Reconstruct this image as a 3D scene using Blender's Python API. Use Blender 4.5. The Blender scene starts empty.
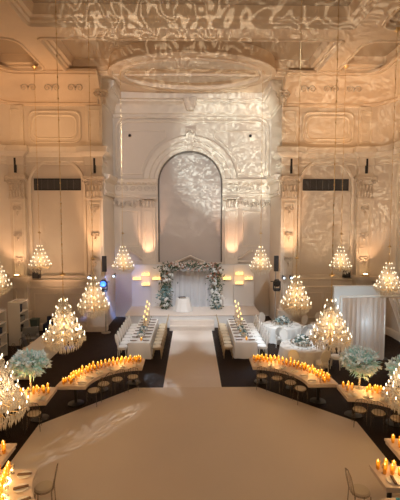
import bpy, bmesh, math, random
from math import sin, cos, pi, radians as R
from mathutils import Vector, Matrix
random.seed(7)
S = bpy.context.scene
COL = S.collection

# ------------------------------------------------------------------ mesh builder
class MB:
    def __init__(self): self.v = []; self.f = []
    def add(self, vs, fs):
        n = len(self.v); self.v += [tuple(v) for v in vs]; self.f += [tuple(i + n for i in f) for f in fs]; return self
    def box(self, x0, x1, y0, y1, z0, z1):
        vs = [(x, y, z) for z in (z0, z1) for y in (y0, y1) for x in (x0, x1)]
        return self.add(vs, [(0, 2, 3, 1), (4, 5, 7, 6), (0, 1, 5, 4), (2, 6, 7, 3), (0, 4, 6, 2), (1, 3, 7, 5)])
    def lathe(self, prof, n=16, c=(0, 0, 0), sx=1, sy=1):
        vs = []; fs = []; m = len(prof)
        for i in range(n):
            a = 2 * pi * i / n
            for r, z in prof: vs.append((c[0] + r * cos(a) * sx, c[1] + r * sin(a) * sy, c[2] + z))
        for i in range(n):
            j = (i + 1) % n
            for k in range(m - 1): fs.append((i * m + k, j * m + k, j * m + k + 1, i * m + k + 1))
        if prof[0][0] > 1e-6: fs.append(tuple(i * m for i in range(n))[::-1])
        if prof[-1][0] > 1e-6: fs.append(tuple(i * m + m - 1 for i in range(n)))
        return self.add(vs, fs)
    def tube(self, pts, r, n=6, closed=False):
        pts = [Vector(p) for p in pts]; m = len(pts); vs = []; fs = []
        rs = r if isinstance(r, (list, tuple)) else [r] * m
        up = Vector((0, 0, 1))
        for i, p in enumerate(pts):
            a = pts[(i - 1) % m] if (closed or i) else p
            b = pts[(i + 1) % m] if (closed or i < m - 1) else p
            t = (b - a).normalized()
            q = up if abs(t.dot(up)) < .95 else Vector((1, 0, 0))
            s1 = t.cross(q).normalized(); s2 = t.cross(s1).normalized()
            for k in range(n):
                an = 2 * pi * k / n; vs.append(p + (s1 * cos(an) + s2 * sin(an)) * rs[i])
        for i in range(m if closed else m - 1):
            j = (i + 1) % m
            for k in range(n):
                l = (k + 1) % n; fs.append((i * n + k, i * n + l, j * n + l, j * n + k))
        if not closed: fs.append(tuple(range(n))[::-1]); fs.append(tuple((m - 1) * n + k for k in range(n)))
        return self.add(vs, fs)
    def prism(self, poly, z0, z1):
        n = len(poly)
        vs = [(x, y, z0) for x, y in poly] + [(x, y, z1) for x, y in poly]
        fs = [tuple(range(n))[::-1], tuple(range(n, 2 * n))] + [(i, (i + 1) % n, (i + 1) % n + n, i + n) for i in range(n)]
        return self.add(vs, fs)
    def sector(self, cx, cy, ri, ro, a0, a1, z0, z1, n=28):
        p = [(cx + ro * cos(R(a0 + (a1 - a0) * i / n)), cy + ro * sin(R(a0 + (a1 - a0) * i / n))) for i in range(n + 1)]
        q = [(cx + ri * cos(R(a0 + (a1 - a0) * i / n)), cy + ri * sin(R(a0 + (a1 - a0) * i / n))) for i in range(n + 1)]
        vs = [(x, y, z0) for x, y in p + q] + [(x, y, z1) for x, y in p + q]; m = n + 1; t = 2 * m; fs = []
        for i in range(n):
            fs += [(i, i + 1, m + i + 1, m + i), (t + i, t + m + i, t + m + i + 1, t + i + 1), (i, t + i, t + i + 1, i + 1), (m + i, m + i + 1, t + m + i + 1, t + m + i)]
        fs += [(0, m, t + m, t), (n, t + n, t + m + n, m + n)]
        return self.add(vs, fs)
    def octa(self, c, r, h):
        x, y, z = c
        vs = [(x, y, z + h * .45), (x + r, y, z), (x, y + r, z), (x - r, y, z), (x, y - r, z), (x, y, z - h)]
        return self.add(vs, [(0, 1, 2), (0, 2, 3), (0, 3, 4), (0, 4, 1), (5, 2, 1), (5, 3, 2), (5, 4, 3), (5, 1, 4)])
    def ball(self, c, r, n=8, sz=1.0):
        m = n // 2
        return self.lathe([(max(r * sin(pi * k / m), 0), -r * sz * cos(pi * k / m)) for k in range(m + 1)], n, c)
    def leaf(self, p, d, L, w, bend=.25):
        p = Vector(p); d = Vector(d).normalized()
        q = Vector((0, 0, 1)) if abs(d.z) < .9 else Vector((1, 0, 0))
        s = d.cross(q).normalized(); u = s.cross(d).normalized()
        s = (s * cos(bend * 9) + u * sin(bend * 9)); u = s.cross(d)
        a = p + d * L * .5 + u * L * bend * .3
        e = p + d * L - u * L * bend * .3
        return self.add([p, a + s * w - u * w * .2, e, a - s * w - u * w * .2, a], [(0, 1, 4), (1, 2, 4), (2, 3, 4), (3, 0, 4)])
    def sweep(self, path, prof, fn, closed=False):
        n = len(path); m = len(prof); vs = []; fs = []
        for i in range(n):
            p = Vector(path[i])
            a = Vector(path[(i - 1) % n]) if (closed or i) else None
            b = Vector(path[(i + 1) % n]) if (closed or i < n - 1) else None
            ts = []
            if a is not None: ts.append((p - a).normalized())
            if b is not None: ts.append((b - p).normalized())
            ns = [Vector((-t.y, t.x)) for t in ts]
            if len(ns) == 2:
                nn = ns[0] + ns[1]; k = nn.length_squared
                nn = nn * (2 / k) if k > .2 else ns[0]
            else: nn = ns[0]
            for o, w in prof: vs.append(fn(p.x + nn.x * o, p.y + nn.y * o, w))
        for i in range(n if closed else n - 1):
            j = (i + 1) % n
            for k in range(m - 1): fs.append((i * m + k, j * m + k, j * m + k + 1, i * m + k + 1))
        if not closed: fs += [tuple(range(m)), tuple((n - 1) * m + k for k in range(m))[::-1]]
        return self.add(vs, fs)
    def build(self, name, mat, parent=None, loc=None, rz=0, smooth=True, ang=38):
        me = bpy.data.meshes.new(name); me.from_pydata(self.v, [], self.f)
        bm = bmesh.new(); bm.from_mesh(me); bmesh.ops.recalc_face_normals(bm, faces=bm.faces); bm.to_mesh(me); bm.free()
        if smooth:
            me.polygons.foreach_set('use_smooth', [True] * len(me.polygons)); me.set_sharp_from_angle(angle=R(ang))
        me.materials.append(mat)
        o = bpy.data.objects.new(name, me); COL.objects.link(o)
        if loc: o.location = loc
        o.rotation_euler.z = rz
        if parent: o.parent = parent
        return o

def tag(o, label=None, cat=None, group=None, kind=None):
    for k, v in (('label', label), ('category', cat), ('group', group), ('kind', kind)):
        if v: o[k] = v
    return o
def empty(name, loc=(0, 0, 0), rz=0):
    o = bpy.data.objects.new(name, None); o.empty_display_size = .1; COL.objects.link(o)
    o.location = loc; o.rotation_euler.z = rz; return o
KIDS = {}
def copy_tree(o, parent=None):
    c = o.copy(); COL.objects.link(c); c.parent = parent
    for ch in KIDS.setdefault(o.name, list(o.children)): copy_tree(ch, c)
    return c
def place(proto, state, loc, rz, label, cat, group=None):
    if state.get(proto.name): o = copy_tree(proto)
    else: o = proto; KIDS.setdefault(o.name, list(o.children)); [KIDS.setdefault(c.name, list(c.children)) for c in o.children]; state[proto.name] = 1
    o.location = loc; o.rotation_euler = (0, 0, rz)
    if 'group' in o: del o['group']
    return tag(o, label, cat, group)
USED = {}

# ------------------------------------------------------------------ materials
def mat(name, col, rough=.6, metal=0, bump=0, bscale=20, var=0, vscale=3, spec=.5, coat=0):
    m = bpy.data.materials.new(name); m.use_nodes = True; nt = m.node_tree; b = nt.nodes['Principled BSDF']
    b.inputs['Base Color'].default_value = (*col, 1); b.inputs['Roughness'].default_value = rough; b.inputs['Metallic'].default_value = metal
    b.inputs['Specular IOR Level'].default_value = spec; b.inputs['Coat Weight'].default_value = coat
    tc = nt.nodes.new('ShaderNodeTexCoord')
    if var:
        n = nt.nodes.new('ShaderNodeTexNoise'); n.inputs['Scale'].default_value = vscale; n.inputs['Detail'].default_value = 4
        nt.links.new(tc.outputs['Object'], n.inputs['Vector'])
        mx = nt.nodes.new('ShaderNodeMix'); mx.data_type = 'RGBA'
        mx.inputs[6].default_value = (*[c * (1 - var) for c in col], 1); mx.inputs[7].default_value = (*[min(1, c * (1 + var)) for c in col], 1)
        nt.links.new(n.outputs['Fac'], mx.inputs[0]); nt.links.new(mx.outputs[2], b.inputs['Base Color'])
    if bump:
        n = nt.nodes.new('ShaderNodeTexNoise'); n.inputs['Scale'].default_value = bscale; n.inputs['Detail'].default_value = 3
        nt.links.new(tc.outputs['Object'], n.inputs['Vector'])
        bp = nt.nodes.new('ShaderNodeBump'); bp.inputs['Strength'].default_value = bump; bp.inputs['Distance'].default_value = .05
        nt.links.new(n.outputs['Fac'], bp.inputs['Height']); nt.links.new(bp.outputs[0], b.inputs['Normal'])
    return m
def emit(name, col, s):
    m = bpy.data.materials.new(name); m.use_nodes = True; nt = m.node_tree; nt.nodes.clear()
    e = nt.nodes.new('ShaderNodeEmission'); o = nt.nodes.new('ShaderNodeOutputMaterial')
    e.inputs[0].default_value = (*col, 1); e.inputs[1].default_value = s; nt.links.new(e.outputs[0], o.inputs[0]); m.cycles.emission_sampling = 'NONE'; return m
def glassy(name, tint, trans, body, gloss=.15):
    """clear tinted pane: transparent + translucent body + glossy"""
    m = bpy.data.materials.new(name); m.use_nodes = True; nt = m.node_tree; nt.nodes.clear(); N = nt.nodes.new; L = nt.links.new
    t = N('ShaderNodeBsdfTransparent'); t.inputs[0].default_value = (*tint, 1)
    d = N('ShaderNodeBsdfTranslucent'); d.inputs[0].default_value = (*body, 1)
    d2 = N('ShaderNodeBsdfDiffuse'); d2.inputs[0].default_value = (*body, 1)
    g = N('ShaderNodeBsdfGlossy'); g.inputs['Roughness'].default_value = .12
    a = N('ShaderNodeMixShader'); a.inputs[0].default_value = .5; L(d.outputs[0], a.inputs[1]); L(d2.outputs[0], a.inputs[2])
    b = N('ShaderNodeMixShader'); b.inputs[0].default_value = trans; L(a.outputs[0], b.inputs[1]); L(t.outputs[0], b.inputs[2])
    c = N('ShaderNodeMixShader'); c.inputs[0].default_value = gloss; L(b.outputs[0], c.inputs[1]); L(g.outputs[0], c.inputs[2])
    o = N('ShaderNodeOutputMaterial'); L(c.outputs[0], o.inputs[0]); return m
def cloth(name, col, tr=.35):
    m = bpy.data.materials.new(name); m.use_nodes = True; nt = m.node_tree; nt.nodes.clear(); N = nt.nodes.new; L = nt.links.new
    d = N('ShaderNodeBsdfDiffuse'); d.inputs[0].default_value = (*col, 1); t = N('ShaderNodeBsdfTranslucent'); t.inputs[0].default_value = (*col, 1)
    a = N('ShaderNodeMixShader'); a.inputs[0].default_value = tr; L(d.outputs[0], a.inputs[1]); L(t.outputs[0], a.inputs[2])
    o = N('ShaderNodeOutputMaterial'); L(a.outputs[0], o.inputs[0]); return m
PL = mat('plaster', (.74, .645, .54), .75, bump=.12, bscale=9, var=.05, vscale=1.3)
PLT = mat('plaster_trim', (.79, .69, .57), .6, bump=.25, bscale=14, var=.06, vscale=4)
ORN = mat('plaster_ornament', (.70, .60, .49), .65, bump=.6, bscale=22, var=.28, vscale=10)
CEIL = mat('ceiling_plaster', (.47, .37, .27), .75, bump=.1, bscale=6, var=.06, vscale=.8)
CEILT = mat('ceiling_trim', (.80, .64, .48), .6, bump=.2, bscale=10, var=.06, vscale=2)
TAUPE = mat('taupe_panel', (.58, .51, .455), .8, var=.06, vscale=1.5)
CARPET = mat('dark_carpet', (.026, .014, .009), .5, bump=.4, bscale=60, var=.55, vscale=2.2, spec=.08)
VINYL = mat('white_floor_wrap', (.72, .60, .48), .42, var=.035, vscale=.8)
RUN = mat('aisle_cloth', (.80, .71, .63), .6, bump=.2, bscale=5, var=.03)
WHITE = mat('white_lacquer', (.78, .76, .73), .45)
LINEN = mat('white_linen', (.80, .78, .75), .85, bump=.15, bscale=30)
DRAPE = cloth('white_drape', (.78, .78, .80), .35)
SHEER = cloth('sheer_curtain', (.88, .86, .85), .55)
WOODT = mat('pale_table_top', (.72, .59, .49), .4, var=.08, vscale=6)
SILV = mat('grey_metal', (.42, .39, .36), .45, .3)
DARK = mat('dark_metal', (.03, .027, .025), .4, .4)
BLACK = mat('black_plastic', (.015, .015, .017), .5)
BRASS = mat('brass', (.75, .55, .28), .3, .9)
CREAM = mat('cream_cushion', (.62, .51, .36), .8, bump=.2, bscale=40)
CHAIRW = mat('white_chair_frame', (.76, .72, .66), .45)
CHAIRG = mat('gold_chair_frame', (.52, .40, .24), .4, .3)
CHINA = mat('white_china', (.82, .80, .77), .2)
NAPK = mat('brown_napkin', (.16, .10, .07), .85)
NAPW = mat('pale_napkin', (.62, .54, .46), .85)
TURQ = mat('turquoise_napkin', (.03, .38, .50), .7)
GREYF = mat('grey_fabric', (.22, .23, .24), .9)
BLUEF = mat('navy_fabric', (.035, .05, .10), .85)
GREENP = mat('grey_green_plastic', (.12, .17, .16), .6)
GRILL = mat('vent_dark', (.035, .033, .035), .6)
GRILS = mat('vent_slats', (.13, .125, .125), .5)
LEAFM = mat('mint_leaf', (.46, .84, .84), .6, var=.3, vscale=9)
BLOSM = mat('mint_white_petals', (.84, .96, 1), .7, var=.1, vscale=9)
LEAFD = mat('dark_leaf', (.07, .12, .07), .6, var=.5, vscale=5)
LEAFT = mat('teal_leaf', (.20, .33, .34), .6, var=.4, vscale=5)
PETW = mat('white_petals', (.80, .80, .78), .7)
PETR = mat('rust_petals', (.42, .22, .15), .7, var=.3, vscale=8)
PETP = mat('blush_petals', (.72, .55, .48), .7)
WAX = mat('ivory_wax', (.8, .68, .45), .5)
AMBER = glassy('amber_glass', (1, .80, .38), .42, (1, .66, .15), .05)
CLEAR = glassy('clear_glass', (.96, .96, .95), .84, (.8, .78, .74), .25)
CRYS = glassy('crystal', (1, .97, .92), .10, (1, .95, .86), .16)
SMOKE = glassy('clear_acrylic', (.86, .82, .78), .8, (.35, .3, .26), .12)
FRAMEG = mat('grey_frame', (.22, .19, .165), .7)
FLAME = emit('flame', (1, .64, .17), 4.5)
BULB = emit('candle_bulb_glow', (1, .82, .56), 5)
GARL = emit('warm_light_strip', (1, .78, .30), 9)
BLUEL = emit('blue_stage_lens', (.03, .12, 1), 5)
COOL = emit('cool_lens', (.75, .88, 1), 2.5)
WARML = emit('warm_lens', (1, .62, .28), 9)
LEDW = emit('shelf_candle_glow', (1, .52, .14), 3.2)

def wave_cloth(mb, x0, x1, y, z0, z1, amp, waves, n=60, fn=None, t=.012, top=.4):
    """hanging pleated cloth with thickness, running along x"""
    vs = []; fs = []; rows = 6
    for side in (0, 1):
        for i in range(n + 1):
            u = i / n
            for k in range(rows + 1):
                v = k / rows; a = amp * (1 - (1 - top) * v)
                x = x0 + (x1 - x0) * u; yy = y + a * (sin(2 * pi * waves * u + .6 * sin(5 * u)) + .35 * sin(2 * pi * waves * 2.3 * u + 1)) + side * t
                z = z0 + (z1 - z0) * v
                p = (x, yy, z); vs.append(fn(p, u, v) if fn else p)
    m = rows + 1; off = (n + 1) * m
    for i in range(n):
        for k in range(rows):
            a = i * m + k; fs.append((a, a + m, a + m + 1, a + 1)); fs.append((off + a, off + a + 1, off + a + m + 1, off + a + m))
        fs.append((i * m, off + i * m, off + i * m + m, i * m + m)); fs.append((i * m + rows, i * m + m + rows, off + i * m + m + rows, off + i * m + rows))
    for i in (0, n):
        for k in range(rows):
            a = i * m + k; fs.append((a, a + 1, off + a + 1, off + a))
    return mb.add(vs, fs)

# ================================================================== SETTING
YW, YA, XA, XR = 21.6, 24.6, 4.78, 10.3          # bay wall, alcove wall, alcove half width, room half width
ZC, ZB = 14.05, 13.45                              # coffer plane, beam soffit
SV = 4.8
def st(o): return tag(o, kind='structure')
st(MB().box(-XR, XR, 0, YA + .3, -.15, 0).build('floor', CARPET))

def arcp(cx, cy, r, a0, a1, n=10): return [(cx + r * cos(R(a0 + (a1 - a0) * i / n)), cy + r * sin(R(a0 + (a1 - a0) * i / n))) for i in range(n + 1)]
def arched_plate(mb, x0, x1, z0, z1, ax, ar, zs, y0, y1, zo=None, n=24):
    """slab facing -y between y0 (front) and y1 with an arched hole: centre ax, radius ar, spring zs, opening from zo"""
    zo = z0 if zo is None else zo
    mb.box(x0, ax - ar, y0, y1, z0, z1); mb.box(ax + ar, x1, y0, y1, z0, z1)
    if zo > z0: mb.box(ax - ar, ax + ar, y0, y1, z0, zo)
    for i in range(n):
        a, b = pi - pi * i / n, pi - pi * (i + 1) / n
        xa, xb, za, zb = ax + ar * cos(a), ax + ar * cos(b), zs + ar * sin(a), zs + ar * sin(b)
        vs = [(xa, y0, za), (xb, y0, zb), (xb, y0, z1), (xa, y0, z1), (xa, y1, za), (xb, y1, zb), (xb, y1, z1), (xa, y1, z1)]
        mb.add(vs, [(0, 1, 2, 3), (4, 7, 6, 5), (0, 4, 5, 1), (3, 2, 6, 7)])
    return mb
def rrect(x0, x1, z0, z1, r, n=6):
    p = []
    for cx, cz, a in ((x1 - r, z1 - r, 0), (x0 + r, z1 - r, 90), (x0 + r, z0 + r, 180), (x1 - r, z0 + r, 270)):
        p += arcp(cx, cz, r, a, a + 90, n)
    return p
def scroll(mb, c, r, y, flip=1, turns=1.6, th=.03):
    pts = []; n = 22
    for i in range(n + 1):
        t = i / n; rr = r * (1 - .85 * t); a = turns * 2 * pi * t
        pts.append((c[0] + flip * rr * cos(a), y, c[1] + rr * sin(a)))
    mb.tube(pts, [th * (1 - .5 * i / n) for i in range(n + 1)], 5)
def acanthus(mb, xc, w, y, z0, z1, rows=2, per=5):
    """curling leaves of a capital standing off a wall face looking to -y"""
    h = (z1 - z0) / rows
    for r in range(rows):
        for k in range(per - (r % 2)):
            u = (k + .5 + .5 * (r % 2)) / per - .5
            x = xc + u * w * (1 + .12 * r); zb = z0 + r * h * .8; ww = w / per * .46
            vs = []
            for q in range(6):
                t = q / 5; z = zb + h * 1.05 * (t if t < .8 else .8 - (t - .8) * .8); yy = y - .03 - .13 * t ** 2.2
                s = ww * (1 - .35 * t) if q < 5 else ww * .3
                vs += [(x - s, yy + .02, z), (x, yy - .025, z), (x + s, yy + .02, z)]
            fs = []
            for q in range(5):
                for e in (0, 1): fs.append((q * 3 + e, q * 3 + e + 1, q * 3 + e + 4, q * 3 + e + 3))
            mb.add(vs, fs)

# path of the left half of the room (mirrored with sg): side wall, rounded corner, bay wall, alcove return
PATH = [(-XR, 0), (-XR, 20.0)] + arcp(-8.7, 20.0, 1.6, 180, 90, 10)[1:] + [(-XA, YW), (-XA, YA)]
for side, sg in (('left', -1), ('right', 1)):
    fn = lambda u, v, w, sg=sg: (-sg * u, v, w)
    # side wall with the rounded corner
    pw = PATH[:12] if True else None
    w = MB().sweep(PATH[:12], [(0, 0), (0, ZC), (.15, ZC), (.15, 0)], fn).build('wall_' + side, PL); st(w)
    # blind arches on the side wall
    for yy in (18.6, 14.6, 10.6):
        a = MB(); pts = [(yy - 1.3, 3.2)] + [(yy - 1.3 * cos(R(t)), 7.8 + 1.3 * sin(R(t))) for t in range(0, 181, 10)] + [(yy + 1.3, 3.2)]
        a.sweep(pts, [(-.0, 0), (-.0, .06), (.08, .1), (.2, .1), (.24, .04), (.24, 0)], lambda u, v, o, sg=sg: (sg * (XR - o), u, v))
        a.build('arch_moulding', PLT, w)
    # bay wall: arched plate in front of a recessed field
    cx = sg * 7.2
    b = MB(); arched_plate(b, min(sg * XA, sg * 8.75), max(sg * XA, sg * 8.75), 0, ZC, cx, 1.37, 7.8, YW, YW + .2, 3.0)
    b.box(min(sg * 5.7, sg * 8.7), max(sg * 5.7, sg * 8.7), YW + .12, YW + .3, 2.9, 9.4)
    bw = st(b.build('wall_back_' + side, PL))
    t = MB(); pts = [(cx - 1.37, 3.0)] + [(cx - 1.37 * cos(R(a)), 7.8 + 1.37 * sin(R(a))) for a in range(0, 181, 9)] + [(cx + 1.37, 3.0)]
    t.sweep(pts, [(0, 0), (0, .05), (.06, .08), (.14, .08), (.17, .03), (.17, 0)], lambda u, v, o: (u, YW - o, v))
    t.build('niche_moulding', PLT, bw)
    t = MB(); x0, x1 = sorted((sg * 5.85, sg * 8.6))
    for g, d in ((0, .07), (.2, .05)):
        t.sweep(rrect(x0 + g, x1 - g, 10.05 + g, 11.72 - g, .38), [(0, 0), (-.01, d), (.05, d + .02), (.1, d * .4), (.1, 0)], lambda u, v, o: (u, YW - o, v), True)
    t.build('attic_panel_moulding', PLT, bw)
    # running cornice, cove, dado and skirting
    t = MB().sweep(PATH[:13] + [(-XA, YW + 1.0)], [(0, 8.9), (-.05, 8.92), (-.05, 9.05), (-.09, 9.1), (-.09, 9.3), (-.16, 9.36), (-.2, 9.42), (-.32, 9.5), (-.34, 9.66), (-.40, 9.74), (-.40, 9.8), (-.05, 9.86), (0, 9.86)], fn)
    cor = st(t.build('trim_%d' % (1 if sg < 0 else 2), PLT))
    t = MB().sweep(PATH[:13], [(0, 11.95), (-.06, 11.98), (-.08, 12.1), (-.03, 12.14), (-.05, 12.25), (-.14, 12.4), (-.3, 12.75), (-.5, 13.05), (-.75, 13.25), (-.85, 13.28), (-.85, 13.36), (-1.0, 13.38), (-1.0, 13.5), (0, 13.5)], fn)
    st(t.build('trim_%d' % (3 if sg < 0 else 4), CEILT))
    t = MB().sweep(PATH[:13], [(0, 2.68), (-.05, 2.7), (-.08, 2.78), (-.03, 2.84), (0, 2.85)], fn)
    t.sweep(PATH[:13], [(0, 2.26), (-.04, 2.28), (-.05, 2.36), (0, 2.4)], fn)
    t.sweep(PATH[:13], [(0, 0), (-.08, 0), (-.08, .32), (-.04, .38), (0, .4)], fn)
    st(t.build('trim_%d' % (5 if sg < 0 else 6), PLT))
    # dado panels
    t = MB()
    for k in range(2):
        xa = 5.85 + k * 1.45; xx = sorted((sg * xa, sg * (xa + 1.3)))
        t.sweep(rrect(xx[0], xx[1], .6, 2.05, .04, 2), [(0, 0), (0, .03), (.05, .03), (.06, 0)], lambda u, v, o: (u, YW - o, v), True)
    t.build('dado_panel_moulding', PLT, bw)
    # pilasters
    for idx, (xa, xb, yf) in enumerate(((4.74, 5.6, YW), (8.82, 9.6, YW - .06))):
        p = empty('trim_%d' % (7 + idx + (2 if sg > 0 else 0)), (sg * (xa + xb) / 2, yf, 0)); p['kind'] = 'structure'
        hw = (xb - xa) / 2
        m = MB().box(-hw - .08, hw + .08, -.34, .1, 0, 1.0).box(-hw - .12, hw + .12, -.38, .1, 0, .3).box(-hw - .12, hw + .12, -.38, .1, 1.0, 1.12)
        m.box(-hw - .03, hw + .03, -.28, .1, 1.12, 1.4).build('pedestal', PLT, p)
        m = MB().box(-hw, hw, -.22, .1, 1.4, 7.15)
        m.sweep(rrect(-hw + .12, hw - .12, 1.7, 6.95, .05, 2), [(0, 0), (0, .03), (.05, .035), (.07, 0)], lambda u, v, o: (u, -.22 - o, v), True)
        m.build('shaft', PLT, p)
        m = MB()
        for zz in (6.6, 3.9, 5.2): scroll(m, (-.12, zz), .12, -.25, 1); scroll(m, (.12, zz), .12, -.25, -1); m.octa((0, -.25, zz - .2), .07, .2)
        m.build('shaft_relief', ORN, p)
        m = MB().box(-hw - .04, hw + .04, -.27, .1, 7.1, 7.2).box(-hw, hw, -.24, .1, 7.2, 8.15).box(-hw - .14, hw + .14, -.42, .1, 8.15, 8.3)
        acanthus(m, 0, hw * 2, -.24, 7.22, 8.0, 2, 5)
        scroll(m, (-hw, 8.0), .16, -.36, -1, 1.5, .04); scroll(m, (hw, 8.0), .16, -.36, 1, 1.5, .04)
        m.build('capital', ORN, p)
        m = MB().box(-hw, hw, -.24, .1, 8.3, 8.95).box(-hw - .03, hw + .03, -.3, .1, 8.3, 8.42).box(-hw - .05, hw + .05, -.34, .1, 8.86, 9.4)
        m.sweep([(-hw - .05, 0.1), (-hw - .05, -.34), (hw + .05, -.34), (hw + .05, .1)], [(0, 9.3), (-.1, 9.4), (-.3, 9.52), (-.3, 9.8), (0, 9.86)], lambda u, v, o: (u, v, o))
        m.build('entablature_block', PLT, p)
        MB().box(-.05 if idx else -.0, .05 if idx else .1, -.36, -.2, 8.46, 9.22).build('speaker_slot', BLACK, p)
        m = MB().box(-hw, hw, -.12, .1, 9.86, 11.95)
        m.sweep(rrect(-hw + .1, hw - .1, 10.1, 11.75, .05, 2), [(0, 0), (0, .03), (.05, .035), (.07, 0)], lambda u, v, o: (u, -.12 - o, v), True)
        m.build('attic_strip', PLT, p)
        if idx:  # stone ledge carrying an uplight
            MB().box(-hw - .25, hw + .25, -.75, .1, 2.92, 3.02).box(-hw - .18, hw + .18, -.62, .1, 2.8, 2.92).box(-hw - .05, hw + .05, -.4, .1, 2.4, 2.8).build('ledge', PLT, p)
    # relief over the bay cove
    m = MB()
    for k in range(3):
        xc = sg * (6.0 + 1.2 * k); scroll(m, (xc - .22, 12.75), .2, YW - .42, 1, 1.4, .03); scroll(m, (xc + .22, 12.75), .2, YW - .42, -1, 1.4, .03); m.octa((xc, YW - .42, 12.75), .07, .16)
    m.build('cove_relief', ORN, cor)
    m = MB(); scroll(m, (sg * 4.72 - .18, 12.5), .24, YW - .3, 1, 1.5, .05); scroll(m, (sg * 4.72 + .18, 12.5), .24, YW - .3, -1, 1.5, .05)
    m.octa((sg * 4.72, YW - .32, 12.3), .14, .4); acanthus(m, sg * 4.72, .5, YW - .2, 12.0, 12.5, 1, 3)
    m.build('corner_cartouche', ORN, cor)

# ---- alcove
AX, AR, AZ = -.14, 1.97, 8.2
m = MB(); arched_plate(m, -XA, XA, 0, ZC, AX, AR, AZ, YA, YA + .3, 3.35)
for sg in (-1, 1): x0, x1 = sorted((sg * XA, sg * (XA + .2))); m.box(x0, x1, YW + .2, YA + .3, 0, ZC)
aw = st(m.build('wall_back_alcove', PL))
MB().box(AX - AR - .1, AX + AR + .1, YA + .22, YA + .32, 3.3, 10.4).build('arch_infill', TAUPE, aw)
m = MB(); pts = [(AX - AR, 3.4)] + [(AX - AR * cos(R(a)), AZ + AR * sin(R(a))) for a in range(0, 181, 5)] + [(AX + AR, 3.4)]
m.sweep(pts, [(0, 0), (-.03, -.16), (-.08, -.18), (-.08, -.1), (-.02, .0)], lambda u, v, o: (u, YA - o, v)); m.build('infill_frame', FRAMEG, aw)
m = MB(); pts = [(AX - AR, AZ)] + [(AX - AR * cos(R(a)), AZ + AR * sin(R(a))) for a in range(5, 180, 5)] + [(AX + AR, AZ)]
m.sweep(pts, [(0, 0), (0, .12), (.1, .16), (.22, .16), (.26, .1), (.5, .1), (.55, .18), (.7, .22), (.86, .22), (.9, .1), (.9, 0)], lambda u, v, o: (u, YA - o, v)); m.build('archivolt', PLT, aw)
m = MB().add([(AX - .16, YA - .05, 10.15), (AX + .16, YA - .05, 10.15), (AX + .3, YA - .05, 11.4), (AX - .3, YA - .05, 11.4), (AX - .16, YA - .32, 10.15), (AX + .16, YA - .32, 10.15), (AX + .3, YA - .42, 11.4), (AX - .3, YA - .42, 11.4)], [(4, 5, 6, 7), (0, 3, 2, 1), (0, 1, 5, 4), (2, 3, 7, 6), (0, 4, 7, 3), (1, 2, 6, 5)])
scroll(m, (AX, 11.15), .18, YA - .44, 1, 1.5, .04); m.build('keystone', ORN, aw)
m = MB().add([(AX - .2, YA - .3, 12.45), (AX + .2, YA - .3, 12.45), (AX + .42, YA - .3, 13.1), (AX - .42, YA - .3, 13.1), (AX - .2, YA - .62, 12.45), (AX + .2, YA - .62, 12.45), (AX + .42, YA - .8, 13.1), (AX - .42, YA - .8, 13.1)], [(4, 5, 6, 7), (0, 3, 2, 1), (0, 1, 5, 4), (2, 3, 7, 6), (0, 4, 7, 3), (1, 2, 6, 5)])
m.build('cornice_bracket', ORN, aw)
# big rounded frame and spandrel panels
m = MB()
for g, d in ((0, .1), (.22, .06)):
    pts = [(-XA + .12 + g, 8.6), (-XA + .12 + g, 11.4)] + arcp(-XA + .9, 11.42, .78 - g, 180, 90, 8) + arcp(XA - .9, 11.42, .78 - g, 90, 0, 8) + [(XA - .12 - g, 11.4), (XA - .12 - g, 8.6)]
    m.sweep(pts, [(0, 0), (0, d), (-.06, d + .04), (-.13, d), (-.15, 0)], lambda u, v, o: (u, YA - o, v))
for sg in (-1, 1):
    xs = [sg * 4.28, sg * 3.05]; zt = 11.35
    m.sweep(([(xs[0], 8.8), (xs[0], zt), (sg * 1.5 + AX, zt)] + [(AX + sg * 3.1 * cos(R(a)), AZ + 3.1 * sin(R(a))) for a in range(62, 10, -6)] + [(sg * 2.95 + AX, 8.8)]), [(-.03, 0), (-.03, .05), (.03, .06), (.04, 0)], lambda u, v, o: (u, YA - o, v), True)
    m.ball((sg * 3.62 - .13, YA - .05, 11.05), .1, 10)
m.build('frame_moulding', PLT, aw)
m = MB()
for sg in (-1, 1): m.ball((sg * 3.62 - .13, YA - .14, 11.05), .09, 10)
m.build('sprinkler_head', BLACK, aw)
cp = [(-XA, YW + .25), (-XA, YA), (XA, YA), (XA, YW + .25)]
m = MB().sweep(cp, [(0, 12.1), (-.06, 12.15), (-.06, 12.3), (-.14, 12.36), (-.16, 12.5), (-.26, 12.75), (-.42, 12.92), (-.5, 12.95), (-.5, 13.05), (-.62, 13.1), (-.62, 13.5), (0, 13.5)], lambda u, v, o: (u, v, o))
st(m.build('trim_11', PLT))
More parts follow.
